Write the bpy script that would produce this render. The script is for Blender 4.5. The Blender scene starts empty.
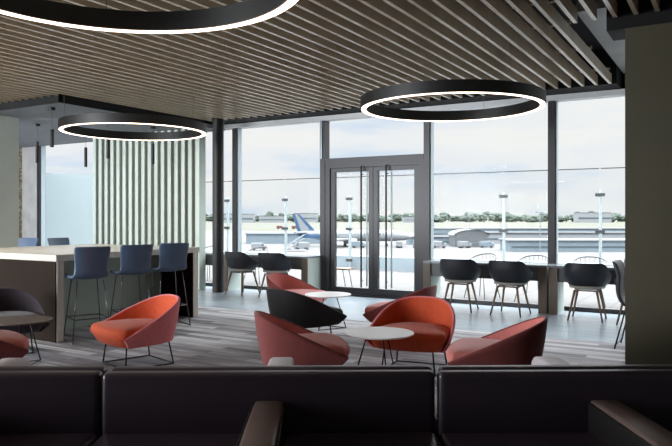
import bpy, bmesh, math, random
from mathutils import Vector, Matrix
random.seed(7)
R = math.radians
C = bpy.context.scene.collection
sc = bpy.context.scene

# ------------------------------------------------------------------ camera
cam_d = bpy.data.cameras.new('camera'); cam = bpy.data.objects.new('camera', cam_d); C.objects.link(cam)
cam.location = (0, 0, 1.5); cam.rotation_euler = (R(90), 0, R(30.7))
cam_d.sensor_width = 36; cam_d.lens = 36; cam_d.shift_y = -6/672; cam_d.clip_end = 4000
sc.camera = cam

# ------------------------------------------------------------------ view + sky
sc.view_settings.view_transform = 'Standard'; sc.view_settings.look = 'None'
sc.view_settings.exposure = 0.33; sc.view_settings.gamma = 1.0; sc.view_settings.use_curve_mapping = False
sc.cycles.use_denoising = True
sc.cycles.max_bounces = 10; sc.cycles.diffuse_bounces = 5; sc.cycles.transparent_max_bounces = 24
sc.cycles.sample_clamp_indirect = 8
SKY_LOW, SKY_HIGH = 0.73, 8.2

w = bpy.data.worlds.new('world'); sc.world = w; w.use_nodes = True
nt = w.node_tree; nt.nodes.clear()
def nn(t, **k):
    n = nt.nodes.new(t)
    for a, b in k.items(): setattr(n, a, b)
    return n
tc = nn('ShaderNodeTexCoord'); sep = nn('ShaderNodeSeparateXYZ'); nt.links.new(tc.outputs['Generated'], sep.inputs[0])
mp = nn('ShaderNodeMapping'); mp.inputs['Scale'].default_value = (1.6, 1.6, 9.0); nt.links.new(tc.outputs['Generated'], mp.inputs['Vector'])
noi = nn('ShaderNodeTexNoise'); noi.inputs['Scale'].default_value = 2.2; noi.inputs['Detail'].default_value = 7; noi.inputs['Roughness'].default_value = .55
nt.links.new(mp.outputs[0], noi.inputs['Vector'])
cr = nn('ShaderNodeValToRGB'); cr.color_ramp.elements[0].position = .36; cr.color_ramp.elements[0].color = (.74, .85, 1.0, 1)
cr.color_ramp.elements[1].position = .62; cr.color_ramp.elements[1].color = (1.0, 1.0, 1.0, 1)
e = cr.color_ramp.elements.new(.47); e.color = (.92, .95, 1.0, 1)
e = cr.color_ramp.elements.new(.80); e.color = (.95, .95, .955, 1)
nt.links.new(noi.outputs['Fac'], cr.inputs[0])
mr = nn('ShaderNodeMapRange'); mr.interpolation_type = 'SMOOTHSTEP'
mr.inputs['From Min'].default_value = .19; mr.inputs['From Max'].default_value = .55
mr.inputs['To Min'].default_value = SKY_LOW; mr.inputs['To Max'].default_value = SKY_HIGH
nt.links.new(sep.outputs['Z'], mr.inputs['Value'])
bg = nn('ShaderNodeBackground'); nt.links.new(cr.outputs[0], bg.inputs['Color']); nt.links.new(mr.outputs[0], bg.inputs['Strength'])
wo = nn('ShaderNodeOutputWorld'); nt.links.new(bg.outputs[0], wo.inputs[0])

# added area fills standing in for daylight, and added spots brightening bar and screen
def area(name, loc, target, sx, sy, power, col=(1, 1, 1)):
    l = bpy.data.lights.new(name, 'AREA'); l.shape = 'RECTANGLE'; l.size = sx; l.size_y = sy; l.energy = power; l.color = col
    o = bpy.data.objects.new(name, l); C.objects.link(o); o.location = loc
    o.rotation_euler = (Vector(target)-Vector(loc)).to_track_quat('-Z', 'Y').to_euler(); return o
area('rear_daylight_fill', (-9, -3.8, 2.0), (-7, 6, 1.6), 12, 3.2, 2200, (.93, .97, 1.0))
area('left_daylight_fill', (-17.8, 4.0, 2.0), (-6, 4, 1.6), 5, 3.2, 420, (.93, .97, 1.0))
def spot(name, loc, target, power, ang=70, col=(1, .93, .84)):
    l = bpy.data.lights.new(name, 'SPOT'); l.energy = power; l.spot_size = R(ang); l.spot_blend = .8; l.shadow_soft_size = .05; l.color = col
    o = bpy.data.objects.new(name, l); C.objects.link(o); o.location = loc
    o.rotation_euler = (Vector(target)-Vector(loc)).to_track_quat('-Z', 'Y').to_euler(); return o
for sx in (-8.7, -7.5):
    spot('bar_fill_spot', (sx, 5.0, 3.43), (sx, 6.6, 1.0), 110, 100)
for sx in (-12.2, -11.2, -10.2):
    spot('screen_fill_spot', (sx, 7.9, 3.33), (sx, 10.4, 1.5), 30, 110, (.97, 1, .96))

# ------------------------------------------------------------------ materials
MATS = {}
def srgb(c):
    return tuple(((v/255)/12.92 if v/255 <= .04045 else ((v/255+.055)/1.055)**2.4) for v in c)
def mat(name, col, rough=.6, metal=0, spec=.5, noise=0, nscale=8, bump=0, bscale=200, sheen=0, coat=0):
    if name in MATS: return MATS[name]
    m = bpy.data.materials.new(name); m.use_nodes = True; t = m.node_tree; b = t.nodes['Principled BSDF']
    c = srgb(col); b.inputs['Base Color'].default_value = (*c, 1); b.inputs['Roughness'].default_value = rough
    b.inputs['Metallic'].default_value = metal; b.inputs['Specular IOR Level'].default_value = spec
    if sheen: b.inputs['Sheen Weight'].default_value = sheen; b.inputs['Sheen Roughness'].default_value = .4
    if coat: b.inputs['Coat Weight'].default_value = coat
    tcn = t.nodes.new('ShaderNodeTexCoord')
    if noise:
        n = t.nodes.new('ShaderNodeTexNoise'); n.inputs['Scale'].default_value = nscale; n.inputs['Detail'].default_value = 5
        t.links.new(tcn.outputs['Object'], n.inputs['Vector'])
        r = t.nodes.new('ShaderNodeValToRGB'); r.color_ramp.elements[0].position = .3; r.color_ramp.elements[1].position = .7
        r.color_ramp.elements[0].color = (*[v*(1-noise) for v in c], 1); r.color_ramp.elements[1].color = (*[min(1, v*(1+noise)) for v in c], 1)
        t.links.new(n.outputs['Fac'], r.inputs[0]); t.links.new(r.outputs[0], b.inputs['Base Color'])
    if bump:
        n = t.nodes.new('ShaderNodeTexNoise'); n.inputs['Scale'].default_value = bscale; n.inputs['Detail'].default_value = 3
        t.links.new(tcn.outputs['Object'], n.inputs['Vector'])
        u = t.nodes.new('ShaderNodeBump'); u.inputs['Strength'].default_value = bump; u.inputs['Distance'].default_value = .004
        t.links.new(n.outputs['Fac'], u.inputs['Height']); t.links.new(u.outputs[0], b.inputs['Normal'])
    MATS[name] = m; return m
def emis(name, col, strength):
    m = bpy.data.materials.new(name); m.use_nodes = True; t = m.node_tree; t.nodes.clear()
    e = t.nodes.new('ShaderNodeEmission'); e.inputs[0].default_value = (*srgb(col), 1); e.inputs[1].default_value = strength
    o = t.nodes.new('ShaderNodeOutputMaterial'); t.links.new(e.outputs[0], o.inputs[0]); MATS[name] = m; return m
def glass(name, tint=(1, 1, 1), gloss=.06, frost=None):
    m = bpy.data.materials.new(name); m.use_nodes = True; t = m.node_tree; t.nodes.clear()
    a = t.nodes.new('ShaderNodeBsdfTransparent'); a.inputs[0].default_value = (*tint, 1)
    g = t.nodes.new('ShaderNodeBsdfGlossy'); g.inputs['Roughness'].default_value = .02
    x = t.nodes.new('ShaderNodeMixShader'); x.inputs[0].default_value = gloss
    t.links.new(a.outputs[0], x.inputs[1]); t.links.new(g.outputs[0], x.inputs[2]); last = x
    if frost:
        d = t.nodes.new('ShaderNodeBsdfDiffuse'); d.inputs[0].default_value = (*srgb(frost), 1)
        tr = t.nodes.new('ShaderNodeBsdfTranslucent'); tr.inputs[0].default_value = (*srgb(frost), 1)
        y = t.nodes.new('ShaderNodeMixShader'); t.links.new(d.outputs[0], y.inputs[1]); t.links.new(tr.outputs[0], y.inputs[2])
        z = t.nodes.new('ShaderNodeMixShader'); z.inputs[0].default_value = .8
        t.links.new(x.outputs[0], z.inputs[1]); t.links.new(y.outputs[0], z.inputs[2]); last = z
    o = t.nodes.new('ShaderNodeOutputMaterial'); t.links.new(last.outputs[0], o.inputs[0]); MATS[name] = m; return m

M_black = mat('black_powder_coat', (11, 11, 12), .5)
M_void = mat('black_ceiling_void', (14, 14, 15), .9)
M_frame = mat('dark_grey_aluminium', (50, 50, 53), .4, .3)
M_framelight = mat('light_aluminium', (165, 178, 184), .35, .3)
M_head = mat('window_head_grey', (214, 216, 218), .6)
M_soffit = mat('dark_grey_soffit', (112, 112, 116), .7, noise=.08, nscale=2)
M_greysoffit = mat('mid_grey_soffit', (150, 150, 146), .7, noise=.1, nscale=1.5)
M_olive = mat('olive_wall', (70, 66, 48), .55, noise=.1, nscale=1.2)
M_pale = mat('pale_green_wall', (196, 202, 194), .6, noise=.04, nscale=1)
M_concrete = mat('concrete_wall', (170, 168, 168), .8, noise=.12, nscale=4)
M_int = mat('interior_plaster', (92, 90, 86), .8)
M_baffle = mat('warm_taupe_baffle', (186, 170, 148), .25, noise=.10, nscale=3)
M_slat = mat('pale_green_slat', (184, 196, 187), .45, noise=.03, nscale=3)
M_slatback = mat('dark_slat_backing', (104, 98, 88), .7)
M_barfront = mat('dark_brown_laminate', (36, 25, 17), .7, spec=.08, noise=.16, nscale=3)
M_bartop = mat('pale_stone_worktop', (205, 200, 190), .28, noise=.05, nscale=14)
M_barpanel = mat('pale_green_panel', (165, 178, 168), .5, noise=.03)
M_blue = mat('steel_blue_leather', (82, 101, 127), .32, bump=.12, bscale=160, noise=.05, nscale=5)
M_chrome = mat('brushed_steel_rod', (96, 98, 102), .3, .8)
M_steel = mat('dark_steel_rod', (40, 42, 46), .35, .7)
M_rose_shaded = mat('rose_fabric_shaded', (116, 50, 48), .85, noise=.07, nscale=30, bump=.3, bscale=350, sheen=.25)  # rose shells, shade of the camera-facing sides put into the colour
M_roseseat_lit = mat('rose_seat_fabric_lit', (206, 122, 116), .85, noise=.06, nscale=30, bump=.3, bscale=350, sheen=.25)  # same rose cloth inside, light from above put into the colour
M_roseout_lit = mat('rose_outer_fabric_lit', (226, 124, 130), .85, noise=.07, nscale=30, bump=.3, bscale=350, sheen=.25)  # rose shell cloth again, in a lit tone for the orange chairs
M_orange = mat('orange_fabric', (208, 84, 46), .85, noise=.08, nscale=30, bump=.3, bscale=350, sheen=.15)
M_blackfab = mat('black_fabric', (26, 26, 28), .9, bump=.25, bscale=350, sheen=.1)
M_plumfab = mat('dark_plum_fabric', (44, 36, 44), .9, bump=.25, bscale=350, sheen=.2)
M_whitetop = mat('white_laminate', (250, 250, 250), .35)
M_taupetop = mat('taupe_laminate', (108, 92, 84), .4, noise=.05)
M_desk = mat('dark_grey_desk', (62, 64, 66), .4)
M_desktop = mat('grey_desktop', (120, 128, 132), .2)
M_deskleg = mat('brown_desk_leg', (94, 80, 68), .5, noise=.1, nscale=6)
M_deskside = mat('pale_desk_side', (176, 186, 180), .5)
M_tub = mat('navy_black_plastic', (14, 15, 25), .5)
M_tubpad = mat('grey_seat_pad', (150, 146, 140), .8)
M_wood = mat('oak_leg', (118, 94, 74), .5, noise=.15, nscale=18)
M_sofa = mat('aubergine_leather', (60, 50, 60), .34, bump=.12, bscale=140, noise=.06, nscale=4)
M_armside_shade = mat('arm_side_shade', (22, 18, 20), .5)  # shade on the arm sides, held in a dark colour
M_sofaarm_lit = mat('sofa_arm_leather_lit', (196, 188, 194), .45, bump=.12, bscale=140)  # arm leather of the window-facing units, light painted into its colour
M_sofaarm = mat('taupe_arm_leather', (104, 88, 84), .42, bump=.12, bscale=140, noise=.06, nscale=5)
M_jacket = mat('grey_quilted_cloth', (150, 160, 172), .8, noise=.1, nscale=20)
M_wire = mat('grey_wire', (92, 94, 96), .4, .6)
M_pave = mat('terrace_paver', (86, 85, 84), .8)
_t = M_pave.node_tree; _b = _t.nodes.new('ShaderNodeTexBrick'); _b.offset = 0; _b.inputs['Scale'].default_value = 1; _b.inputs['Brick Width'].default_value = .6; _b.inputs['Row Height'].default_value = .6
_b.inputs['Mortar Size'].default_value = .012; _b.inputs['Color1'].default_value = (*srgb((84, 83, 82)), 1); _b.inputs['Color2'].default_value = (*srgb((90, 89, 88)), 1); _b.inputs['Mortar'].default_value = (*srgb((60, 58, 56)), 1)
_c = _t.nodes.new('ShaderNodeTexCoord'); _t.links.new(_c.outputs['Object'], _b.inputs['Vector']); _t.links.new(_b.outputs['Color'], _t.nodes['Principled BSDF'].inputs['Base Color'])
M_kerb = mat('terrace_kerb', (134, 145, 152), .7)
M_post = mat('steel_post', (160, 170, 172), .35, .5)
M_clamp = mat('dark_clamp', (70, 72, 74), .4, .6)
M_led = emis('warm_led', (255, 226, 206), 4.5)
M_glass = glass('clear_glazing', (.985, .992, .985), .001)
M_glass2 = glass('balustrade_glass', (.985, .992, .992), .002)
M_frost = glass('frosted_screen_glass', (.9, .97, .95), .04, frost=(160, 170, 174))

# carpet tiles: long streaks running along the room
def carpet_mat():
    m = bpy.data.materials.new('streaked_carpet'); m.use_nodes = True; t = m.node_tree; b = t.nodes['Principled BSDF']
    b.inputs['Roughness'].default_value = .8
    g = t.nodes.new('ShaderNodeTexCoord')
    br = t.nodes.new('ShaderNodeTexBrick'); br.offset = .37; br.inputs['Scale'].default_value = 1; br.inputs['Brick Width'].default_value = 1.0; br.inputs['Row Height'].default_value = .125
    br.inputs['Mortar Size'].default_value = 0; br.inputs['Color1'].default_value = (0, 0, 0, 1); br.inputs['Color2'].default_value = (1, 1, 1, 1)
    t.links.new(g.outputs['Object'], br.inputs['Vector'])
    mpn = t.nodes.new('ShaderNodeMapping'); mpn.inputs['Scale'].default_value = (1.1, 16, 1); t.links.new(g.outputs['Object'], mpn.inputs[0])
    n = t.nodes.new('ShaderNodeTexNoise'); n.inputs['Scale'].default_value = 1.4; n.inputs['Detail'].default_value = 6; t.links.new(mpn.outputs[0], n.inputs['Vector'])
    mx = t.nodes.new('ShaderNodeMix'); mx.data_type = 'FLOAT'; mx.inputs[0].default_value = .30
    t.links.new(n.outputs['Fac'], mx.inputs[2]); t.links.new(br.outputs['Color'], mx.inputs[3])
    r = t.nodes.new('ShaderNodeValToRGB'); r.color_ramp.elements[0].position = .28; r.color_ramp.elements[1].position = .68
    r.color_ramp.elements[0].color = (*srgb((98, 96, 102)), 1); r.color_ramp.elements[1].color = (*srgb((200, 202, 206)), 1)
    k = r.color_ramp.elements.new(.46); k.color = (*srgb((146, 144, 150)), 1)
    t.links.new(mx.outputs[0], r.inputs[0]); t.links.new(r.outputs[0], b.inputs['Base Color'])
    return m
M_carpet = carpet_mat()
def vinyl_mat():
    m = bpy.data.materials.new('pale_blue_grey_vinyl'); m.use_nodes = True; t = m.node_tree; b = t.nodes['Principled BSDF']
    g = t.nodes.new('ShaderNodeTexCoord')
    mpn = t.nodes.new('ShaderNodeMapping'); mpn.inputs['Scale'].default_value = (1.2, 6, 1); t.links.new(g.outputs['Object'], mpn.inputs[0])
    n = t.nodes.new('ShaderNodeTexNoise'); n.inputs['Scale'].default_value = 1.5; n.inputs['Detail'].default_value = 5; t.links.new(mpn.outputs[0], n.inputs['Vector'])
    r = t.nodes.new('ShaderNodeValToRGB'); r.color_ramp.elements[0].position = .3; r.color_ramp.elements[1].position = .7
    r.color_ramp.elements[0].color = (*srgb((152, 168, 180)), 1); r.color_ramp.elements[1].color = (*srgb((174, 188, 198)), 1)
    t.links.new(n.outputs['Fac'], r.inputs[0]); t.links.new(r.outputs[0], b.inputs['Base Color'])
    b.inputs['Roughness'].default_value = .25
    return m
M_vinyl = vinyl_mat()
def pebble_mat():
    m = bpy.data.materials.new('pebble_dash'); m.use_nodes = True; t = m.node_tree; b = t.nodes['Principled BSDF']
    g = t.nodes.new('ShaderNodeTexCoord'); v = t.nodes.new('ShaderNodeTexVoronoi'); v.inputs['Scale'].default_value = 14
    t.links.new(g.outputs['Object'], v.inputs['Vector'])
    r = t.nodes.new('ShaderNodeValToRGB'); r.color_ramp.elements[0].color = (*srgb((225, 215, 190)), 1); r.color_ramp.elements[1].color = (*srgb((120, 105, 80)), 1)
    r.color_ramp.elements[1].position = .6
    t.links.new(v.outputs['Distance'], r.inputs[0]); t.links.new(r.outputs[0], b.inputs['Base Color']); b.inputs['Roughness'].default_value = .8
    return m
M_pebble = pebble_mat()
def banded(name, ca, cb, axis, scale):
    m = bpy.data.materials.new(name); m.use_nodes = True; t = m.node_tree; b = t.nodes['Principled BSDF']; b.inputs['Roughness'].default_value = .9
    g = t.nodes.new('ShaderNodeTexCoord'); mpn = t.nodes.new('ShaderNodeMapping'); mpn.inputs['Scale'].default_value = scale
    t.links.new(g.outputs['Object'], mpn.inputs[0])
    n = t.nodes.new('ShaderNodeTexNoise'); n.inputs['Scale'].default_value = 1; n.inputs['Detail'].default_value = 4; t.links.new(mpn.outputs[0], n.inputs['Vector'])
    r = t.nodes.new('ShaderNodeValToRGB'); r.color_ramp.elements[0].position = .35; r.color_ramp.elements[1].position = .65
    r.color_ramp.elements[0].color = (*srgb(ca), 1); r.color_ramp.elements[1].color = (*srgb(cb), 1)
    t.links.new(n.outputs['Fac'], r.inputs[0]); t.links.new(r.outputs[0], b.inputs['Base Color']); return m
M_grass = banded('airfield_grass', (62, 64, 50), (71, 70, 57), 0, (.02, .02, 1))
M_apron = banded('apron_concrete', (78, 77, 77), (85, 84, 84), 0, (.04, .04, 1))
M_runway = mat('runway_asphalt', (76, 76, 76), .9)

# ------------------------------------------------------------------ mesh helpers
def tag(o, label=None, cat=None, group=None, kind=None):
    if label: o['label'] = label
    if cat: o['category'] = cat
    if group: o['group'] = group
    if kind: o['kind'] = kind
    return o
def link(name, me, parent=None, loc=(0, 0, 0), rz=0):
    o = bpy.data.objects.new(name, me); C.objects.link(o); o.location = loc; o.rotation_euler = (0, 0, rz)
    if parent: o.parent = parent
    return o
def empty(name, label, cat, loc=(0, 0, 0), rz=0, group=None):
    return tag(link(name, None, None, loc, rz), label, cat, group)
class MB:
    def __init__(s): s.bm = bmesh.new()
    def box(s, x0, x1, y0, y1, z0, z1, bevel=0, seg=2):
        bm = bmesh.new(); bmesh.ops.create_cube(bm, size=1)
        for v in bm.verts: v.co = Vector(((x0+x1)/2+v.co.x*(x1-x0), (y0+y1)/2+v.co.y*(y1-y0), (z0+z1)/2+v.co.z*(z1-z0)))
        if bevel: bmesh.ops.bevel(bm, geom=bm.edges[:], offset=bevel, segments=seg, profile=.6, affect='EDGES')
        s.add(bm); return s
    def add(s, bm):
        me = bpy.data.meshes.new('t'); bm.to_mesh(me); bm.free(); s.bm.from_mesh(me); bpy.data.meshes.remove(me)
    def tube(s, pts, r=.01, n=8, closed=False, r2=None):
        P = [Vector(p) for p in pts]; N = len(P); rings = []
        prev = None
        for i, p in enumerate(P):
            if closed: d = (P[(i+1) % N]-P[i-1])
            else: d = (P[min(i+1, N-1)]-P[max(i-1, 0)])
            d.normalize()
            if prev is None:
                a = d.orthogonal().normalized()
            else:
                a = (prev - d*prev.dot(d)).normalized()
            prev = a; b = d.cross(a)
            rr = r if r2 is None else r+(r2-r)*i/(N-1)
            rings.append([s.bm.verts.new(p+(a*math.cos(2*math.pi*k/n)+b*math.sin(2*math.pi*k/n))*rr) for k in range(n)])
        m = N if closed else N-1
        for i in range(m):
            A, B = rings[i], rings[(i+1) % N]
            for k in range(n): s.bm.faces.new((A[k], A[(k+1) % n], B[(k+1) % n], B[k]))
        if not closed:
            s.bm.faces.new(rings[0][::-1]); s.bm.faces.new(rings[-1])
        return s
    def lathe(s, prof, n=32, c=(0, 0, 0), close=False):
        rings = []
        for r, z in prof:
            if r < 1e-6: rings.append([s.bm.verts.new((c[0], c[1], c[2]+z))])
            else: rings.append([s.bm.verts.new((c[0]+r*math.cos(2*math.pi*k/n), c[1]+r*math.sin(2*math.pi*k/n), c[2]+z)) for k in range(n)])
        L = len(rings)
        for i in range(L if close else L-1):
            A, B = rings[i], rings[(i+1) % L]
            for k in range(n):
                q = [A[k % len(A)], A[(k+1) % len(A)], B[(k+1) % len(B)], B[k % len(B)]]
                q = [v for j, v in enumerate(q) if v not in q[:j]]
                if len(q) > 2: s.bm.faces.new(q)
        return s
    def grid(s, rows, closeu=False):
        V = [[s.bm.verts.new(p) for p in row] for row in rows]
        for i in range(len(V)-1):
            m = len(V[i])
            for j in range(m if closeu else m-1):
                s.bm.faces.new((V[i][j], V[i][(j+1) % m], V[i+1][(j+1) % m], V[i+1][j]))
        return V
    def build(s, name, m, parent=None, smooth=False, angle=None, loc=(0, 0, 0), rz=0):
        bmesh.ops.recalc_face_normals(s.bm, faces=s.bm.faces[:])
        me = bpy.data.meshes.new(name); s.bm.to_mesh(me); s.bm.free()
        me.materials.append(m)
        if smooth:
            for p in me.polygons: p.use_smooth = True
            if angle: me.set_sharp_from_angle(angle=R(angle))
        return link(name, me, parent, loc, rz)
def bx(name, m, b, parent=None, bevel=0, kind=None, label=None, cat=None):
    o = MB().box(*b, bevel=bevel).build(name, m, parent)
    if kind: o['kind'] = kind
    if label: o['label'] = label
    if cat: o['category'] = cat
    return o
CH = {}
def kids(o):
    return [c for c in bpy.data.objects if c.parent == o]
def copy_tree(o, parent=None):
    c = o.copy(); C.objects.link(c)
    if parent: c.parent = parent
    for ch in kids(o): copy_tree(ch, c)
    return c
def copy_thing(o, loc, rz, label=None, group=None):
    c = copy_tree(o); c.location = loc; c.rotation_euler = (0, 0, rz)
    if label: c['label'] = label
    if group: c['group'] = group
    return c

# ------------------------------------------------------------------ room shell
S = 'structure'
FY = 11.19
bx('floor', M_vinyl, (-18, 3, -4, FY, -.2, 0), kind=S)
bx('floor_carpet', M_carpet, (-18, 3, -4, 8.5, .0005, .008), kind=S)
bx('ceiling', M_void, (-18, 3, -4, FY+.3, 4.0, 4.15), kind=S)
bx('wall_back', M_int, (-18, 3, -4.2, -4, 0, 4), kind=S)
bx('wall_left', M_int, (-18.2, -18, -4, FY, 0, 4), kind=S)
bx('wall_right', M_olive, (-.92, 3, 7.06, 7.36, 0.008, 3.335), kind=S)
bx('wall_right_outer', M_int, (3, 3.2, -4, FY, 0, 4), kind=S)
bx('wall_side_panel', M_pale, (-11.72, -11.5, 5.2, 7.77, .008, 3.35), kind=S)
bx('wall_facade_end', M_concrete, (-18, -15.72, FY-.05, FY+.15, 0, 3.35), kind=S)
bx('trim_1', M_pebble, (-16.62, -16.36, FY-.16, FY-.052, 0, 3.35), kind=S)
bx('ceiling_bulkhead', M_void, (-1.09, 3, 7.06, 7.5, 3.336, 4.0), kind=S)
bx('ceiling_side_soffit', M_greysoffit, (-1.47, 3, 7.52, FY-.1, 3.7, 3.8), kind=S)
bx('ceiling_soffit', M_soffit, (-18, -9.40, 7.07, FY-.02, 3.35, 3.44), kind=S)
bx('trim_2', M_void, (-9.399, -9.37, 7.04, FY-.7, 3.35, 3.62), kind=S)
bx('trim_3', M_void, (-18, -9.37, 7.02, 7.068, 3.35, 3.62), kind=S)
bx('ceiling_facade_void', M_void, (-9.36, -1.50, 10.62, FY-.08, 3.47, 3.99), kind=S)
bx('trim_4', M_head, (-15.7, -1.4, FY-.12, FY+.1, 3.375, 3.46), kind=S)
bx('trim_5', M_void, (-1.42, -1.2, FY-.14, FY+.12, 3.25, 3.99), kind=S)
bx('wall_facade_top', M_void, (-18, 3, FY+.0, FY+.25, 3.461, 4.0), kind=S)

# glazing bays
MX = [-15.62, -13.45, -11.28, -9.09, -6.90, -4.72, -2.55, -.38]
for i in range(len(MX)-1):
    x0, x1 = MX[i], MX[i+1]
    if i == 4: continue
    wn = MB().box(x0-.055, x0+.055, FY-.09, FY+.09, 0, 3.37).box(x0+.05, x1-.05, FY-.06, FY+.06, 0, .07).build('window_%d' % (i+1), M_frame); wn['kind'] = S
    MB().box(x0+.056, x0+.075, FY-.05, FY+.07, .07, 3.37).build('frame_edge', M_framelight, wn)
    MB().box(x0+.05, x1-.05, FY-.01, FY+.01, .07, 3.37).build('pane', M_glass, wn)
wn = MB().box(-.43, -.33, FY-.09, FY+.09, 0, 3.37).build('window_8', M_frame); wn['kind'] = S
# transom window above the door
wn = MB().box(-6.955, -6.845, FY-.09, FY+.09, 0, 3.37).box(-6.84, -4.78, FY-.09, FY+.07, 2.52, 2.63).build('window_5', M_frame); wn['kind'] = S
MB().box(-6.93, -6.90, FY-.11, FY-.091, 2.63, 3.37).build('frame_edge', M_framelight, wn)
MB().box(-6.84, -4.78, FY-.01, FY+.01, 2.63, 3.37).build('pane', M_glass, wn)
# double door
door = MB().box(-6.84, -6.74, FY-.08, FY+.08, 0, 2.52).box(-4.88, -4.78, FY-.08, FY+.08, 0, 2.52).box(-6.74, -4.88, FY-.08, FY+.08, 2.44, 2.52).box(-6.74, -4.88, FY-.1, FY+.08, 0, .03).build('door_1', M_frame); door['kind'] = S
for k, (a, b) in enumerate(((-6.735, -5.815), (-5.805, -4.885))):
    lf = MB().box(a, a+.09, FY-.05, FY+.03, .035, 2.435).box(b-.09, b, FY-.05, FY+.03, .035, 2.435).box(a+.09, b-.09, FY-.05, FY+.03, 2.36, 2.435).box(a+.09, b-.09, FY-.05, FY+.03, .035, .16).build('door_leaf', M_frame, door)
    MB().box(a+.09, b-.09, FY-.015, FY+.005, .16, 2.36).build('pane', M_glass, lf)
for hx in (-6.02, -5.50):
    h = MB().tube([(hx, FY-.13, .18), (hx, FY-.13, 2.46)], .017, 12)
    for z in (.3, 2.3): h.tube([(hx, FY-.13, z), (hx, FY-.05, z)], .01)
    h.build('pull_handle', M_black, door, smooth=True, angle=40)
    h = MB().tube([(hx, FY+.10, .18), (hx, FY+.10, 2.46)], .017, 12)
    h.build('outer_pull_handle', M_post, door, smooth=True, angle=40)

col = MB().lathe([(0, .001), (.112, .001), (.112, 3.45), (0, 3.45)], 32, (-8.87, 10.33, 0)).build('column', M_black, None, True, 40)
tag(col, 'round black steel column standing in front of the window desks', 'column')

# ------------------------------------------------------------------ baffle ceiling
bc = empty('slatted_ceiling', 'suspended ceiling of long parallel warm taupe baffles', 'ceiling', (0, 0, 3.45))
proto = None
def baffle(x, y0, y1):
    return MB().box(x-.02, x+.02, y0, y1, 0, .14).build('baffle', M_baffle, bc)
k = 0; x = -1.57
while x > -11.6:
    baffle(x, -2.5, 10.5 if x > -9.3 else 7.0); x -= .19
x = -1.38
while x < 1.5:
    baffle(x, -2.5, 7.04); x += .187
for y in (.2, 1.5, 2.8, 4.1, 5.4, 6.7):
    MB().box(-11.6, 1.5, y-.02, y+.02, .142, .175).build('carrier_rail', M_baffle, bc)
for y in (7.55, 8.8, 10.2):
    MB().box(-9.3, -1.53, y-.02, y+.02, .142, .175).build('carrier_rail', M_baffle, bc)

# ------------------------------------------------------------------ ring pendants
def ring(loc, label, wires):
    t = empty('ring_pendant_light', label, 'ceiling light', loc, 0, 'suspended ring lights')
    MB().lathe([(1.20, .006), (1.20, .15), (1.115, .15), (1.115, .006)], 128, close=True).build('ring_housing', M_black, t, True, 40)
    MB().lathe([(1.190, 0), (1.190, .005), (1.130, .005), (1.130, 0)], 128, close=True).build('light_diffuser', M_led, t, True, 40)
    for a in wires:
        x, y = 1.16*math.cos(R(a)), 1.16*math.sin(R(a))
        MB().tube([(x, y, .15), (x, y, 1.06)], .003, 6).build('suspension_wire', M_wire, t)
    return t
ring((-3.25, 2.78, 2.93), 'large black ring light nearest the sofas, cut by the top edge', (20, 140, 260))
ring((-3.23, 8.43, 2.93), 'large black ring light hanging in front of the glazed double door', (87, 200, 327))
ring((-8.76, 8.06, 2.93), 'large black ring light hanging beside the grey soffit over the bar end', (10, 130, 250))

# slim tube pendants from the soffit
def tube_pendant(x, y, z0, z1, label):
    t = empty('pendant_light', label, 'pendant light', (x, y, 0), 0, 'slim black tube pendants')
    MB().lathe([(0, 3.30), (.055, 3.30), (.055, 3.349), (0, 3.349)], 20).build('canopy', M_black, t, True, 40)
    MB().tube([(0, 0, z1), (0, 0, 3.30)], .004, 6).build('cord', M_wire, t)
    MB().lathe([(0, z0), (.032, z0), (.032, z1), (0, z1)], 20).build('lamp_tube', M_black, t, True, 40)
tube_pendant(-9.92, 7.31, 2.68, 2.98, 'slim black tube pendant nearest the corner of the grey soffit')
tube_pendant(-11.91, 8.44, 2.57, 3.0, 'slim black tube pendant hanging beside the pale green wall edge')
tube_pendant(-12.28, 9.9, 2.6, 3.03, 'slim black tube pendant seen against the window left of the slatted screen')
tube_pendant(-10.14, 8.68, 2.6, 3.0, 'slim black tube pendant in front of the left end of the slatted screen')
tube_pendant(-10.24, 9.91, 2.58, 3.0, 'slim black tube pendant in front of the middle of the slatted screen')

# ------------------------------------------------------------------ slatted screen + bar
t = empty('slatted_screen', 'pale green vertical slat screen under the grey soffit behind the bar', 'screen', (0, 0, 0))
MB().box(-12.72, -9.44, 10.50, 10.53, .88, 3.34).build('backing_panel', M_slatback, t)
n = 17
for i in range(n):
    x = -12.66+3.13*i/(n-1)
    MB().box(x-.05, x+.05, 10.44, 10.499, .88, 3.34, bevel=.004, seg=1).build('slat', M_slat, t)
MB().box(-9.485, -9.40, 10.37, 10.56, .005, 3.34, bevel=.004, seg=1).build('end_post', M_slat, t)
MB().box(-12.72, -9.486, 10.37, 10.53, .005, .878).build('base_panel', M_slat, t)

t = empty('bar_counter', 'long high bar counter with pale worktop and dark brown end', 'bar counter', (0, 0, 0))
MB().box(-9.27, -6.91, 5.15, 7.625, .97, 1.05, bevel=.004, seg=1).build('worktop', M_bartop, t)
MB().box(-9.27, -6.912, 5.165, 5.255, .01, .969).build('end_panel', M_bartop, t)
MB().box(-9.268, -6.925, 5.150, 5.1645, .01, .969).build('front_cladding', M_barfront, t)
MB().box(-7.66, -7.60, 5.256, 7.50, .01, .969).build('side_panel', M_barpanel, t)
MB().box(-8.66, -8.60, 5.256, 7.50, .01, .969).build('side_panel', M_barpanel, t)
MB().box(-9.25, -6.93, 7.515, 7.62, .01, .969).build('far_end_panel', M_bartop, t)
MB().box(-7.599, -6.935, 7.501, 7.514, .01, .969).build('inner_cladding', M_barfront, t)

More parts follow.
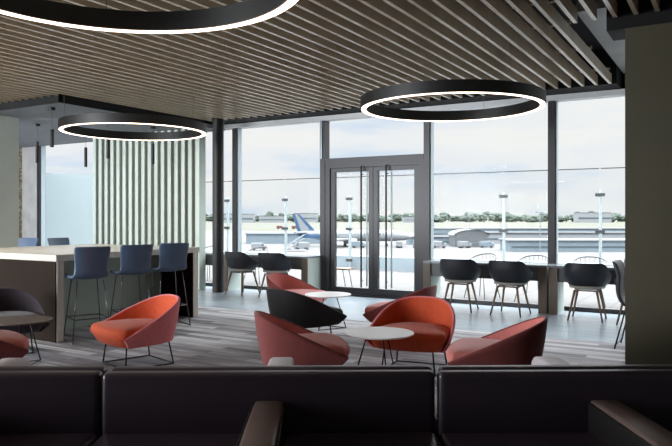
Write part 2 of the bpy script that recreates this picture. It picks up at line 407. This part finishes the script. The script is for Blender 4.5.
# bar stools -------------------------------------------------------
def stool(name='bar_stool'):
    t = link(name, None)
    prof = [(.215, .755), (.20, .775), (.10, .765), (0, .758), (-.10, .765), (-.165, .79), (-.195, .84), (-.195, .90), (-.205, .97), (-.225, 1.05), (-.245, 1.12), (-.25, 1.145)]
    rows = []
    for i, (y, z) in enumerate(prof):
        wd = .215 if i < 5 else (.205, .195, .192, .197, .205, .212, .205)[i-5]
        row = []
        for j in range(13):
            u = -1+j/6
            cup = abs(u)**2.5
            row.append((u*wd, y+(.035*cup if z > .8 else 0), z+(.02*cup if z < .8 else 0)))
        rows.append(row)
    m = MB(); m.grid(rows); o = m.build('seat_shell', M_blue, t, True)
    so = o.modifiers.new('solid', 'SOLIDIFY'); so.thickness = .035; so.offset = 0
    ss = o.modifiers.new('sub', 'SUBSURF'); ss.levels = 1; ss.render_levels = 2
    for sx in (-1, 1):
        MB().tube([(.15*sx, .14, .74), (.225*sx, .225, .02)], .007).build('leg', M_chrome, t, True)
        MB().tube([(.15*sx, -.12, .74), (.225*sx, -.215, .02)], .007).build('leg', M_chrome, t, True)
        MB().tube([(.225*sx, .235, .018), (.225*sx, -.225, .018)], .009).build('runner', M_chrome, t, True)
    z = .29; a = .198
    MB().tube([(-a, .19, z), (a, .19, z), (a, -.18, z), (-a, -.18, z)], .007, 6, True).build('foot_ring', M_chrome, t, True)
    return t
s0 = stool(); s0['category'] = 'bar stool'; s0['group'] = 'blue stools on the lounge side of the bar'
s0.location = (-6.69, 5.42, .008); s0.rotation_euler = (0, 0, R(66)); s0['label'] = 'blue leather bar stool nearest the dark brown end of the bar'
copy_thing(s0, (-6.69, 6.10, .008), R(66), 'blue leather bar stool in the middle of the lounge side row')
copy_thing(s0, (-6.69, 6.76, .008), R(66), 'blue leather bar stool beside the slatted screen post')
copy_thing(s0, (-9.50, 7.28, .008), R(-90), 'far side bar stool in front of the frosted screen, back above the worktop', 'stools on the far side of the bar')
copy_thing(s0, (-10.08, 6.80, .008), R(190), 'far side bar stool nearest the pale wall edge, back peeking above the worktop', 'stools on the far side of the bar')

# ------------------------------------------------------------------ lounge chairs
def lounge(label, m_out, m_in, m_seat, loc, rz, group):
    t = empty('lounge_chair', label, 'lounge chair', loc, rz, group)
    NA, NV, th = 41, 8, .03
    def outer(a, v, off=0.):
        sn = math.copysign(abs(math.sin(a))**.74, a); cs = max(0, math.cos(a))**.74
        T = Vector(((.42-off)*sn, .35-(.74-off)*cs, .66-.335*(1-cs)**1.03))
        B = Vector(((.345-off)*sn, .28-(.60-off)*cs, .235))
        p = B.lerp(T, v)
        bulge = .008*math.sin(math.pi*v)
        p.x += bulge*math.sin(a); p.y -= bulge*math.cos(a)
        return p
    A = [R(-90+180*i/(NA-1)) for i in range(NA)]
    m = MB()
    rows = [[outer(a, v/(NV-1)) for a in A] for v in range(NV)]
    # rounded rim
    for q in (45, 90, 135):
        rows.append([outer(a, 1, th/2*(1-math.cos(R(q))))+Vector((0, 0, th/2*math.sin(R(q)))) for a in A])
    rows += [[outer(a, v/(NV-1), th*.99) for a in A] for v in (NV-1, NV-2)]
    m.grid(rows)
    # front end caps
    for s in (0, -1):
        a = A[s]; o = [outer(a, v/(NV-1)) for v in range(NV)]; i2 = [outer(a, v/(NV-1), th) for v in range(NV)]
        m.grid([o, i2])
    m.build('shell', m_out, t, True, 60)
    m = MB(); m.grid([[outer(a, v/(NV-1)*1.0, th) for a in A] for v in range(NV)]); m.build('backrest_lining', m_in, t, True)
    # base plate closes the shell from below
    m = MB(); o = [outer(a, 0, .004) for a in A]; m.grid([o, [Vector((p.x*.3, .2+(p.y-.2)*.3, .232)) for p in o]]); 
    m.build('underside', M_black, t)
    # seat cushion
    out = []
    K = 28
    for i in range(K+1):
        a = R(-90+180*i/K); out.append((.375*math.copysign(abs(math.sin(a))**.8, a), .30-.60*max(0, math.cos(a))**.8))
    for i in range(1, K):
        b = math.pi*i/K
        cx = math.cos(b); out.append((.385*math.copysign(abs(cx)**.75, cx), (.30+.12*math.sin(b)**.85)))
    m = MB()
    def rng(s, z): return [(x*s, .03+(y-.03)*s, z) for x, y in out]
    m.grid([rng(.02, .236), rng(.80, .237), rng(.86, .255), rng(.905, .285), rng(.955, .32), rng(.985, .35), rng(.985, .38), rng(.95, .405), rng(.85, .42), rng(.6, .432), rng(.3, .437), rng(.02, .438)], True)
    m.build('seat_cushion', m_seat, t, True)
    for sx in (-1, 1):
        for y0, y1 in ((.25, .27), (-.2, -.24)):
            MB().tube([(.235*sx, y0, .24), (.26*sx, y1, .012)], .008).build('leg', M_steel, t, True)
    MB().tube([(-.26, .27, .012), (.26, .27, .012), (.26, -.24, .012), (-.26, -.24, .012)], .008, 8, True).build('floor_frame', M_steel, t, True)
    return t
f = .008
def LC(l, mo, mi, ms, x, y, a): return lounge(l, mo, mi, ms, (x, y, f), R(a), 'low tub chairs in the lounge')
LC('orange lounge chair with lit-toned rose outer shell standing alone before the blue stools', M_roseout_lit, M_orange, M_orange, -5.21, 4.86, 163)
LC('dark plum lounge chair behind the taupe round table beside the brown bar end', M_plumfab, M_plumfab, M_plumfab, -6.94, 4.50, 244)
LC('rose lounge chair seen side on, open towards the front white table', M_rose_shaded, M_roseseat_lit, M_roseseat_lit, -3.27, 4.88, -48)
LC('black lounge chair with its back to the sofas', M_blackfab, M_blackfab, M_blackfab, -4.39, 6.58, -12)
LC('rose lounge chair directly behind the black lounge chair', M_rose_shaded, M_roseseat_lit, M_roseseat_lit, -5.47, 8.03, 273)
LC('rose lounge chair facing the rear white table, behind the orange chair', M_rose_shaded, M_roseseat_lit, M_roseseat_lit, -3.47, 7.46, 92)
LC('orange lounge chair beside the front white table, facing the sofas', M_roseout_lit, M_orange, M_orange, -2.70, 6.07, 189)
LC('rose lounge chair just behind the right sofa, its pointed back edge rising', M_rose_shaded, M_roseseat_lit, M_roseseat_lit, -1.69, 5.50, 101)
LC('rose lounge chair tip entering at the left edge below the taupe table', M_rose_shaded, M_roseseat_lit, M_roseseat_lit, -5.79, 3.48, -21)

# ------------------------------------------------------------------ coffee tables
def table(label, mtop, loc, rz):
    t = empty('coffee_table', label, 'coffee table', loc, R(rz), 'round wire-legged coffee tables')
    MB().lathe([(0, .445), (.30, .445), (.31, .449), (.312, .455), (.31, .46), (0, .46)], 64).build('table_top', mtop, t, True, 50)
    P = [(.24*math.cos(R(a)), .24*math.sin(R(a)), .01) for a in (90, 210, 330)]
    for i in range(3):
        x, y, _ = P[i]
        MB().tube([(x*.45, y*.45, .445), (x, y, .01)], .007).build('leg', M_steel, t, True)
        x2, y2, _ = P[(i+1) % 3]
    MB().tube(P, .007, 8, True).build('floor_frame', M_steel, t, True)
    return t
table('white round coffee table beside the front orange chair', M_whitetop, (-2.74, 5.37, f), 10)
table('white round coffee table between the two rose chairs near the door', M_whitetop, (-4.69, 7.69, f), -59)
table('taupe round coffee table before the brown bar end', M_taupetop, (-6.18, 4.18, f), 0)

# ------------------------------------------------------------------ window desks
def desk(x0, x1, label, leftside=True):
    t = empty('window_desk', label, 'desk', ((x0+x1)/2, 10.85, 0), 0, 'desks along the glazing')
    a, b = x0-(x0+x1)/2, x1-(x0+x1)/2
    MB().box(a, b, -.25, .23, .715, .75, bevel=.003, seg=1).build('desktop', M_desktop, t)
    MB().box(a+.135, b-.135, -.21, -.17, .50, .714).build('apron', M_desk, t)
    MB().box(a+.135, b-.135, .17, .21, .50, .714).build('apron', M_desk, t)
    for s in (a, b-.13):
        l = MB().box(s, s+.13, -.25, -.215, 0, .714).build('leg', M_deskleg, t)
        MB().box(s+.0, s+.13, -.2149, .23, 0, .714).build('side_panel', M_deskside, l)
desk(-4.57, -2.505, 'dark window desk directly right of the double door')
desk(-2.475, -.42, 'dark window desk running behind the olive wall')
desk(-9.0, -6.93, 'dark window desk between the round column and the door')
desk(-11.1, -9.03, 'dark window desk left of the column by the slatted screen')

def tub(name='desk_chair'):
    t = link(name, None)
    A = [R(-118+236*i/40) for i in range(41)]
    def rim(a):
        k = min(1, max(0, (abs(a)-R(38))/R(65))); k = k*k*(3-2*k)
        return .84-.19*k
    def pt(a, v, off=0.):
        # v 0 bottom .. 1 rim ; bowl that flares upward
        rr = (.165+.13*min(1, v*1.5)**.6)+.012*v-off
        ex = .60
        sx, cy = math.sin(a), math.cos(a)
        px = rr*1.06*math.copysign(abs(sx)**.8, sx); py = -rr*math.copysign(abs(cy)**.85, cy)*.93
        z = .45+(rim(a)-.45)*v
        return Vector((px, py-.03*v*max(0, cy), z))
    m = MB()
    rows = [[pt(a, 0)*Vector((1, 1, 1)) * 1 if False else Vector((pt(a, 0).x*.4, pt(a, 0).y*.4, .445)) for a in A]]
    rows += [[pt(a, v/9) for a in A] for v in range(10)]
    rows += [[pt(a, v/9, .022) for a in A] for v in (9, 7, 5, 3)]
    m.grid(rows); m.build('seat_shell', M_tub, t, True, 70)
    MB().lathe([(0, .455), (.17, .455), (.245, .47), (.255, .49), (.235, .505), (0, .51)], 32).build('seat_pad', M_tubpad, t, True)
    MB().tube([(-.15, -.15, .435), (.15, -.15, .435), (.15, .15, .435), (-.15, .15, .435)], .013, 8, True).build('under_frame', M_wood, t, True)
    for sx in (-1, 1):
        for sy in (-1, 1):
            MB().tube([(.15*sx, .15*sy, .44), (.235*sx, .24*sy, 0)], .019, 10, r2=.012).build('leg', M_wood, t, True)
    return t
d0 = tub(); d0['category'] = 'chair'; d0['group'] = 'dark tub chairs at the window desks'
d0.location = (-3.80, 10.32, 0); d0.rotation_euler = (0, 0, R(6)); d0['label'] = 'dark tub chair with wooden legs nearest the double door, right desk'
copy_thing(d0, (-2.98, 10.30, 0), R(-3), 'dark tub chair with wooden legs beside the paired desk legs')
copy_thing(d0, (-1.86, 10.33, 0), R(3), 'dark tub chair with wooden legs at the desk nearest the olive wall')
copy_thing(d0, (-8.23, 10.30, 0), R(-8), 'dark tub chair with wooden legs beside the round black column')
copy_thing(d0, (-7.44, 10.32, 0), R(6), 'dark tub chair behind the rose lounge chair, left desk near its end')

# high-backed black chair with quilted jacket beside the olive wall
t = empty('high_back_chair', 'black high-backed chair on thin black legs beside the olive wall', 'chair', (-.91, 8.30, f), R(-91))
rows = []
for y, z in ((.2, .50), (.05, .475), (-.12, .48), (-.2, .53), (-.235, .62), (-.24, .72), (-.22, .82), (-.25, .92), (-.285, 1.0)):
    rows.append([(u*.22, y+.05*abs(u)**2.2*(z > .52), z+.03*abs(u)**2*(z < .52)) for u in [-1+j/6 for j in range(13)]])
m = MB(); m.grid(rows); o = m.build('seat_shell', M_tub, t, True); q = o.modifiers.new('s', 'SOLIDIFY'); q.thickness = .03; q = o.modifiers.new('sub', 'SUBSURF'); q.levels = 1
for sx in (-1, 1):
    MB().tube([(.16*sx, .14, .47), (.22*sx, .22, .01)], .009).build('leg', M_black, t, True)
    MB().tube([(.16*sx, -.14, .47), (.22*sx, -.25, .01)], .009).build('leg', M_black, t, True)
MB().tube([(-.222, -.247, .05), (.222, -.247, .05)], .007).build('stretcher', M_black, t, True)
m = MB()
rows = []
for i in range(17):
    z = .60+.42*i/16; bul = .05+.014*abs(math.sin(i*math.pi/4))
    rows.append([(.20*math.cos(R(q)), -.10+bul*math.sin(R(q))-.05*(z-.6), z) for q in range(0, 360, 20)])
m.grid(rows, True)
o = m.build('quilted_jacket', M_jacket, None, True, loc=(-.91, 8.30, f), rz=R(-91)); tag(o, 'grey quilted jacket hung over the black high-backed chair', 'jacket')
o2 = copy_thing(d0, (-1.10, 9.9, 0), R(25), 'dark tub chair mostly hidden behind the quilted jacket and olive wall')

# ------------------------------------------------------------------ sofas
heading = R(30.7)
def cw(r, d): return (math.cos(heading)*r-math.sin(heading)*d, math.sin(heading)*r+math.cos(heading)*d)
def sofa(loc, rz, label, msofa, marm, group, dz=0, dy=0):
    t = empty('sofa', label, 'sofa', loc, rz, group)
    # local: front of the sofa looks to -y ; backrest rear face at y=0
    W = .832
    MB().box(-W, W, -.088, -.003, .16, .713, bevel=.03, seg=4).build('backrest', msofa, t, True, 60)
    MB().box(-W, W, -.70, -.088, .24, .42, bevel=.03, seg=3).build('seat', msofa, t, True, 60)
    MB().box(-W+.04, W-.04, -.66, -.12, .07, .235).build('plinth', M_black, t)
    for sx in (-1, 1):
        for y in (-.62, -.16): MB().tube([(sx*.7, y, 0), (sx*.7, y, .07)], .018, 10).build('foot', M_black, t)
    # armrest: rounded strap-like arm, from backrest forward then down to the seat
    rows = []
    path = [(-.09, .575), (-.25, .582), (-.50, .582), (-.72, .578), (-.80, .565), (-.845, .53), (-.86, .48), (-.86, .36), (-.86, .25)]
    path = [(y-(dy if y < -.4 else 0), z+dz) for y, z in path]
    th = .10
    m = MB()
    for i, (y, z) in enumerate(path):
        y2, z2 = path[min(i+1, len(path)-1)]; y1, z1 = path[max(i-1, 0)]
        d = Vector((0, y2-y1, z2-z1)).normalized(); nrm = Vector((0, -d.z, d.y))
        if nrm.z < 0 and i < 5: nrm = -nrm
        if i >= 5 and nrm.y > 0: nrm = -nrm
        c = Vector((0, y, z))
        hw = .075; r = .02
        sec = [(-hw, -th), (hw, -th), (hw, -r), (hw-.006, -.006), (hw-r, 0), (-hw+r, 0), (-hw+.006, -.006), (-hw, -r)]
        rows.append([c+Vector((sx, 0, 0))+nrm*sy for sx, sy in sec])
    m.grid(rows, True); m.bm.faces.new(m.bm.verts[:8]) if False else None
    m.box(-.07, .07, -.84, -.09, .40, .49+dz)
    ar = m.build('armrest', marm, t, True, 50)
    for sx in (() if dz else (-1, 1)): MB().box(sx*.081-.004, sx*.081+.004, -.80-dy, -.09, .40, .565+dz, bevel=.003, seg=1).build('side_panel', M_armside_shade if not dz else marm, ar)  # thin panels added to carry the side shade of the arm
    return t
names = ['left', 'middle', 'right']
for k, nm in enumerate(('at the left edge, facing the camera', 'in the centre with one taupe armrest, facing the camera', 'at the right edge with a shadowed armrest, facing the camera')):
    r = -2.015+1.68*k
    x, y = cw(r, 3.44+.02*(k-1)); sofa((x, y, f), heading+R(1.2), 'aubergine leather sofa unit '+nm, M_sofa, M_sofaarm, 'sofa units facing the camera')
for k, nm in enumerate(('with a lit-toned arm below the rose chair at the left edge', 'with a lit-toned arm end in front of the side-on rose chair', 'with a lit-toned arm beside the pointed rose chair')):
    r = -2.03+1.70*k
    x, y = cw(r, 3.46+.02*(k-1)); sofa((x, y, f), heading+R(181.2), 'window-facing sofa unit '+nm, M_sofa, M_sofaarm_lit, 'sofa units facing the windows', .022, .08)

# ------------------------------------------------------------------ terrace
bx('terrace_floor', M_pave, (-20, 6, FY+.251, 17.6, -.3, -.02), kind=S)
bx('terrace_kerb', M_kerb, (-20, 6, 17.12, 17.6, -.02, .36), kind=S)
t = empty('glass_balustrade', 'tall clamped glass balustrade with steel posts along the terrace edge', 'balustrade', (0, 17, 0))
X = [-16.45, -14.18, -11.89, -9.62, -7.35, -5.09, -2.76, -.47, 1.8]
for i, x in enumerate(X):
    p = MB().box(x-.03, x+.03, -.04, .04, -.02, 2.12, bevel=.005, seg=1).build('post', M_post, t)
    for z in (.25, 1.15, 2.03): MB().box(x-.11, x+.11, -.065, -.041, z-.04, z+.04, bevel=.004, seg=1).build('clamp', M_clamp, p)
    if i < len(X)-1:
        g = MB().box(x+.02, X[i+1]-.02, -.012-.07, -.07, .05, 2.64).build('glass_panel', M_glass2, t)
        MB().box(x+.02, X[i+1]-.02, -.084, -.068, 2.641, 2.665).build('top_edge', M_clamp, g)
o = bx('frosted_glass_screen', M_frost, (-16.62, -16.58, FY+.4, 17.0, -.015, 2.74)); tag(o, 'frosted pale glass wind screen closing the terrace end beside the bar window', 'screen')

def wirechair(name='terrace_chair'):
    t = link(name, None)
    A = [R(-105+210*i/24) for i in range(25)]
    arc = [(.28*math.sin(a), -.25*math.cos(a), .82-.13*min(1, abs(a)/R(100))**2) for a in A]
    MB().tube(arc, .011, 8).build('back_rail', M_wire, t, True)
    m = MB()
    for a in A[::2]: m.tube([(.28*math.sin(a), -.25*math.cos(a), .82-.13*min(1, abs(a)/R(100))**2), (.2*math.sin(a), -.18*math.cos(a), .45)], .0035, 5)
    m.build('wire_back', M_wire, t); 
    m = MB().lathe([(0, .44), (.2, .44), (.215, .45), (.2, .462), (0, .462)], 28).build('seat', M_tubpad, t, True, 60)
    for sx in (-1, 1):
        MB().tube([(.15*sx, .15, .44), (.24*sx, .23, 0)], .008).build('leg', M_wire, t, True)
        MB().tube([(.15*sx, -.15, .44), (.24*sx, -.23, 0)], .008).build('leg', M_wire, t, True)
    return t
w0 = wirechair(); w0['category'] = 'chair'; w0['group'] = 'wire chairs on the terrace'
w0.location = (-3.13, 12.2, -.02); w0.rotation_euler = (0, 0, R(170)); w0['label'] = 'grey wire terrace chair outside above the paired desk legs'
copy_thing(w0, (-2.15, 12.2, -.02), R(190), 'grey wire terrace chair outside nearest the olive wall')
copy_thing(w0, (-4.10, 12.3, -.02), R(160), 'grey wire terrace chair outside between the two dark chairs right of the door')
copy_thing(w0, (-9.40, 12.3, -.02), R(180), 'grey wire terrace chair outside between the round column and door')
copy_thing(w0, (-10.95, 12.4, -.02), R(170), 'grey wire terrace chair outside beside the slatted screen post')
t = empty('terrace_bench', 'slim wooden bench on a thin wire frame outside the door', 'bench', (-7.65, 12.45, -.02))
MB().box(-.65, .62, -.17, .17, .40, .43, bevel=.004, seg=1).build('seat', M_wood, t)
for x in (-.5, .5):
    MB().tube([(x-.06*0, -.13, .40), (x+.08, -.14, .01), (x+.08, .14, .01), (x, .13, .40)], .009).build('leg', M_wire, t)

# ------------------------------------------------------------------ airfield (7 m below the terrace)
G = -7.0
o = MB().box(-2600, 1600, 19, 330, G-1, G).build('ground_apron', M_apron); o['kind'] = S
o = MB().box(-2600, 1600, 330.1, 3000, G-1, G+.02).build('ground_grass', M_grass); o['kind'] = S
o = MB().box(-2600, 1600, 470, 500, G-.9, G+.06).build('ground_runway', M_runway); o['kind'] = S
o = MB().box(-2600, 1600, 650, 672, G-.9, G+.06).build('ground_taxiway', M_runway); o['kind'] = S
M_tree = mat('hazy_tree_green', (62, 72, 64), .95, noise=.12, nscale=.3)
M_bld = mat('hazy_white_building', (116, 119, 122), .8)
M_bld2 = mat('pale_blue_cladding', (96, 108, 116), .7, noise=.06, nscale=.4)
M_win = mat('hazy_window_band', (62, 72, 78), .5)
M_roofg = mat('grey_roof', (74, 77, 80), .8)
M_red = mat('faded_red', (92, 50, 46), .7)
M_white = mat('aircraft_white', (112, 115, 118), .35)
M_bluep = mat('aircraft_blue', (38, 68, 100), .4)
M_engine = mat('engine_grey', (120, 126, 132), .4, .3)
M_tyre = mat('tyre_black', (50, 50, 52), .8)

# trees
def blob(seed, r, h):
    random.seed(seed); m = MB()
    for k in range(7):
        bm = bmesh.new(); bmesh.ops.create_icosphere(bm, subdivisions=2, radius=1)
        cx, cy, cz = random.uniform(-.5, .5)*r, random.uniform(-.5, .5)*r, h*random.uniform(.35, .78)
        rr = r*random.uniform(.45, .75)
        for v in bm.verts:
            n = v.co.normalized(); q = 1+.18*math.sin(7*n.x+seed+k)*math.cos(6*n.y+k)+random.uniform(-.07, .07)
            v.co = Vector((cx+n.x*rr*q, cy+n.y*rr*q, cz+n.z*rr*.75*q))
        m.add(bm)
    return m
protos = []
for i, (r, h) in enumerate(((9, 15), (8, 19), (11, 13))):
    o = blob(i+3, r, h).build('tree', M_tree)
    tag(o, 'distant hazy green tree in the long tree line beyond the runway', 'tree', 'tree line beyond the runway')
    MB().tube([(0, 0, 0), (0, 0, h*.5)], .7, 8).build('trunk', M_deskleg, o)
    protos.append(o)
random.seed(21)
used = set()
hx, hy = -math.sin(heading), math.cos(heading)
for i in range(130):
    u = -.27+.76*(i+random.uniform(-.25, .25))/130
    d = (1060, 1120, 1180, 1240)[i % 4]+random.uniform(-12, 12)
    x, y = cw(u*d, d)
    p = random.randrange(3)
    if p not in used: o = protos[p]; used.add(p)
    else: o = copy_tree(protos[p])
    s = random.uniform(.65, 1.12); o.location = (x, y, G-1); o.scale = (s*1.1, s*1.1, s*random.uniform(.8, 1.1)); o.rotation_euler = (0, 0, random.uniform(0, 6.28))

# regional jet, nose to the right
A0, A1 = Vector((-110, 161, 0)), Vector((-80.5, 178.5, 0))
dirv = (A1-A0); L = dirv.length; ang = math.atan2(dirv.y, dirv.x)
jet = empty('passenger_jet', 'white passenger jet with blue striped tail parked on the apron', 'aeroplane', (A0.x, A0.y, G), ang)
rf = 1.5; zc = 3.1
m = MB(); rows = []
for s_, rr, dz in ((0, .15, 1.0), (.03, .35, .9), (.1, .75, .6), (.2, 1.2, .22), (.3, rf, 0), (.5, rf, 0), (.8, rf, 0), (.88, 1.42, -.03), (.94, 1.1, -.18), (.98, .6, -.35), (1.0, .1, -.45)):
    rows.append([(s_*L, rr*math.cos(R(q)), zc+dz+rr*1.08*math.sin(R(q))) for q in range(0, 360, 15)])
m.grid(rows, True); m.build('fuselage', M_white, jet, True)
def prism(name, pts, th, m_, parent, axis='y'):
    mb = MB(); A = []; B = []
    for (a, b) in pts:
        A.append(mb.bm.verts.new((a, -th/2, b) if axis == 'y' else (a, b, -th/2))); B.append(mb.bm.verts.new((a, th/2, b) if axis == 'y' else (a, b, th/2)))
    mb.bm.faces.new(A); mb.bm.faces.new(B[::-1])
    for i in range(len(pts)): mb.bm.faces.new((A[i], A[(i+1) % len(pts)], B[(i+1) % len(pts)], B[i]))
    return mb.build(name, m_, parent)
fin = prism('tail_fin', [(-.3, 9.4), (1.7, 9.4), (6.6, 4.4), (1.4, 4.1)], .35, M_white, jet)
prism('blue_fin_stripe', [(-.3, 9.4), (.5, 9.4), (2.3, 4.3), (1.3, 4.3)], .42, M_bluep, fin)
prism('blue_fin_stripe', [(1.15, 9.4), (1.7, 9.4), (6.4, 4.5), (5.0, 4.5)], .42, M_bluep, fin)
prism('blue_tail_band', [(.4, 3.6), (8.5, 3.4), (7.5, 2.3), (3.0, 2.5)], 3.2, M_bluep, jet)
prism('tailplane', [(1.0, -4.8), (2.2, -4.8), (4.2, 0), (4.2, 0.01), (2.2, 4.8), (1.0, 4.8), (1.6, 0)], .25, M_white, jet, 'z').location = (0, 0, 4.0)
prism('wing', [(10.5, -13.5), (11.8, -13.5), (18.5, -1), (18.5, 1), (11.8, 13.5), (10.5, 13.5), (13.0, 1), (13.0, -1)], .4, M_white, jet, 'z').location = (0, 0, 2.2)
for sy in (-1, 1):
    m = MB(); m.grid([[(x, sy*4.3+r_*math.cos(R(q)), 1.55+r_*math.sin(R(q))) for q in range(0, 360, 20)] for x, r_ in ((14.5, .35), (15, .6), (17.5, .85), (18.4, .8), (18.3, .6), (16, .5))], True)
    m.build('engine', M_engine, jet, True)
m = MB()
for k in range(24): m.box(6+k*.9, 6.35+k*.9, -rf-.02, -rf+.1, zc+.25, zc+.7)
o = m.build('cabin_windows', M_win, jet); o['kind'] = 'stuff'
for x, y in ((15, -1.9), (15, 1.9), (27, 0)):
    MB().tube([(x, y-.2, .45), (x, y+.2, .45)], .45, 16).tube([(x, y, .45), (x, y, 2)], .12).build('landing_gear', M_tyre, jet)

# apron buildings
def building(name, label, x, y, w_, d_, h_, mw, mr, rz=0, bands=1, cat='building', arch=False):
    t = empty(name, label, cat, (x, y, G), R(rz))
    MB().box(-w_/2, w_/2, 0, d_, .02, h_).build('wall', mw, t)
    if arch:
        m = MB(); m.grid([[(w_/2*1.06*math.cos(R(q)), yy, h_+1.7*math.sin(R(q))) for q in range(0, 181, 15)] for yy in (-.4, d_+.4)]); 
        m.build('roof', mr, t, True)
        m = MB(); vs = [m.bm.verts.new((w_/2*math.cos(R(q)), 0, h_+1.6*math.sin(R(q)))) for q in range(0, 181, 15)]; m.bm.faces.new(vs); m.build('gable', mw, t)
    else: MB().box(-w_/2-.4, w_/2+.4, -.4, d_+.4, h_, h_+.35).build('roof', mr, t)
    for b in range(bands):
        z = h_*(.35+.5*b)/max(1, bands*.8)
        MB().box(-w_/2+.6, w_/2-.6, -.08, 0, z, z+h_*.18).build('window_band', M_win, t)
    return t
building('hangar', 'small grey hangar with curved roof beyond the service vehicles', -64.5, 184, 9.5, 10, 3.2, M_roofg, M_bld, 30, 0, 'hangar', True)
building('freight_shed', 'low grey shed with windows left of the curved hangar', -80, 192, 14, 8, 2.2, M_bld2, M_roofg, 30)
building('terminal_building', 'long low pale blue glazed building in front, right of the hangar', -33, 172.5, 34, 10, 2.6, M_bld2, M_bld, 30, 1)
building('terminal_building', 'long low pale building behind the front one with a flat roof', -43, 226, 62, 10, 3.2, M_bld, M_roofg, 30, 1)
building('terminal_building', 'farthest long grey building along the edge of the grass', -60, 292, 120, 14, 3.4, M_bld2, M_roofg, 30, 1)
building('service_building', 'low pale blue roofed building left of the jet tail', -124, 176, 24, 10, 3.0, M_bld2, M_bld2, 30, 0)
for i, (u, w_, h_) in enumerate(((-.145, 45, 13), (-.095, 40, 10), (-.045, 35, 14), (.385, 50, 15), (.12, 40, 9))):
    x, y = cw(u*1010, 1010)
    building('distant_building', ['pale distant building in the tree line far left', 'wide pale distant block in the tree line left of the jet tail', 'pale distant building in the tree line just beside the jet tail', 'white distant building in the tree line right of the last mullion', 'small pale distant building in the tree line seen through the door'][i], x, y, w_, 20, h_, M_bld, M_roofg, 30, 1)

def van(name, m_body):
    t = link(name, None)
    MB().box(-2.4, 1.2, -.95, .95, .5, 2.3, bevel=.12).build('body', m_body, t)
    MB().box(1.2, 2.5, -.93, .93, .5, 1.7, bevel=.15).build('cab', m_body, t)
    MB().box(.9, 1.6, -.97, .97, 1.35, 1.95).build('window_band', M_win, t)
    for x in (-1.5, 1.6): MB().tube([(x, -.98, .42), (x, .98, .42)], .42, 14).build('wheel', M_tyre, t, True, 40)
    return t
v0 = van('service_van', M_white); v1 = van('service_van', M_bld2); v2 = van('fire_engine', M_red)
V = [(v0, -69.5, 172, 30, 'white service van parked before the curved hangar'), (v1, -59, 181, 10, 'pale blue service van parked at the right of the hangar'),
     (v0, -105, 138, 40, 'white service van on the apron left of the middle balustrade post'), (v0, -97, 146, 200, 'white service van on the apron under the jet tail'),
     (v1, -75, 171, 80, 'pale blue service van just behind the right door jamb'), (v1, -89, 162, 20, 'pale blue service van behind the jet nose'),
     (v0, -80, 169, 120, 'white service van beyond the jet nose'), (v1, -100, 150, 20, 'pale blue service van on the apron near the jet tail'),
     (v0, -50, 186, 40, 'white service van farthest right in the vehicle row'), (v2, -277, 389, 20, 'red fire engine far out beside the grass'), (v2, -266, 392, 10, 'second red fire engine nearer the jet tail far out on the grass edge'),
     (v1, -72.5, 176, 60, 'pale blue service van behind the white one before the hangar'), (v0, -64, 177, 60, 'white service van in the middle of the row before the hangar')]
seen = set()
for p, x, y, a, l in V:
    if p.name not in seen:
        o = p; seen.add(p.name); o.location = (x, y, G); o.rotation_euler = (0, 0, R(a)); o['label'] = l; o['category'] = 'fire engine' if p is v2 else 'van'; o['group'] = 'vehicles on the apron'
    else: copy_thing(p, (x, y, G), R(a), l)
for o in [q for q in bpy.data.objects if q.parent is None and q.get('category') == 'van']: o.scale = (.8, .8, .8)
t = empty('boarding_stairs', 'mobile boarding stairs on the apron left of the jet tail', 'stairs', (-93.5, 138, G), R(20))
m = MB()
for k in range(12): m.box(-2.6+k*.4, -2.2+k*.4, -.8, .8, .3+k*.25, .42+k*.25)
m.build('steps', M_bld, t)
for sy in (-.85, .85): MB().tube([(-2.6, sy, 1.2), (2.3, sy, 4.2)], .08).build('handrail', M_engine, t)
MB().box(-2.4, 2.6, -.9, .9, .35, .5).build('chassis', M_engine, t)
for (x, y, h_, l) in ((-139, 172, 10, 'tall lighting mast on the apron left of the jet'), (-74.5, 211, 9, 'tall lighting mast above the curved hangar'), (-40.7, 165.6, 9.5, 'tall lighting mast left of the last mullion before the long buildings')):
    t = empty('lighting_mast', l, 'lighting mast', (x, y, G), 0, 'apron lighting masts')
    MB().tube([(0, 0, 0), (0, 0, h_)], .12, 8).build('pole', M_engine, t); MB().box(-1.0, 1.0, -.25, .25, h_, h_+.4).build('lamp_head', M_engine, t)
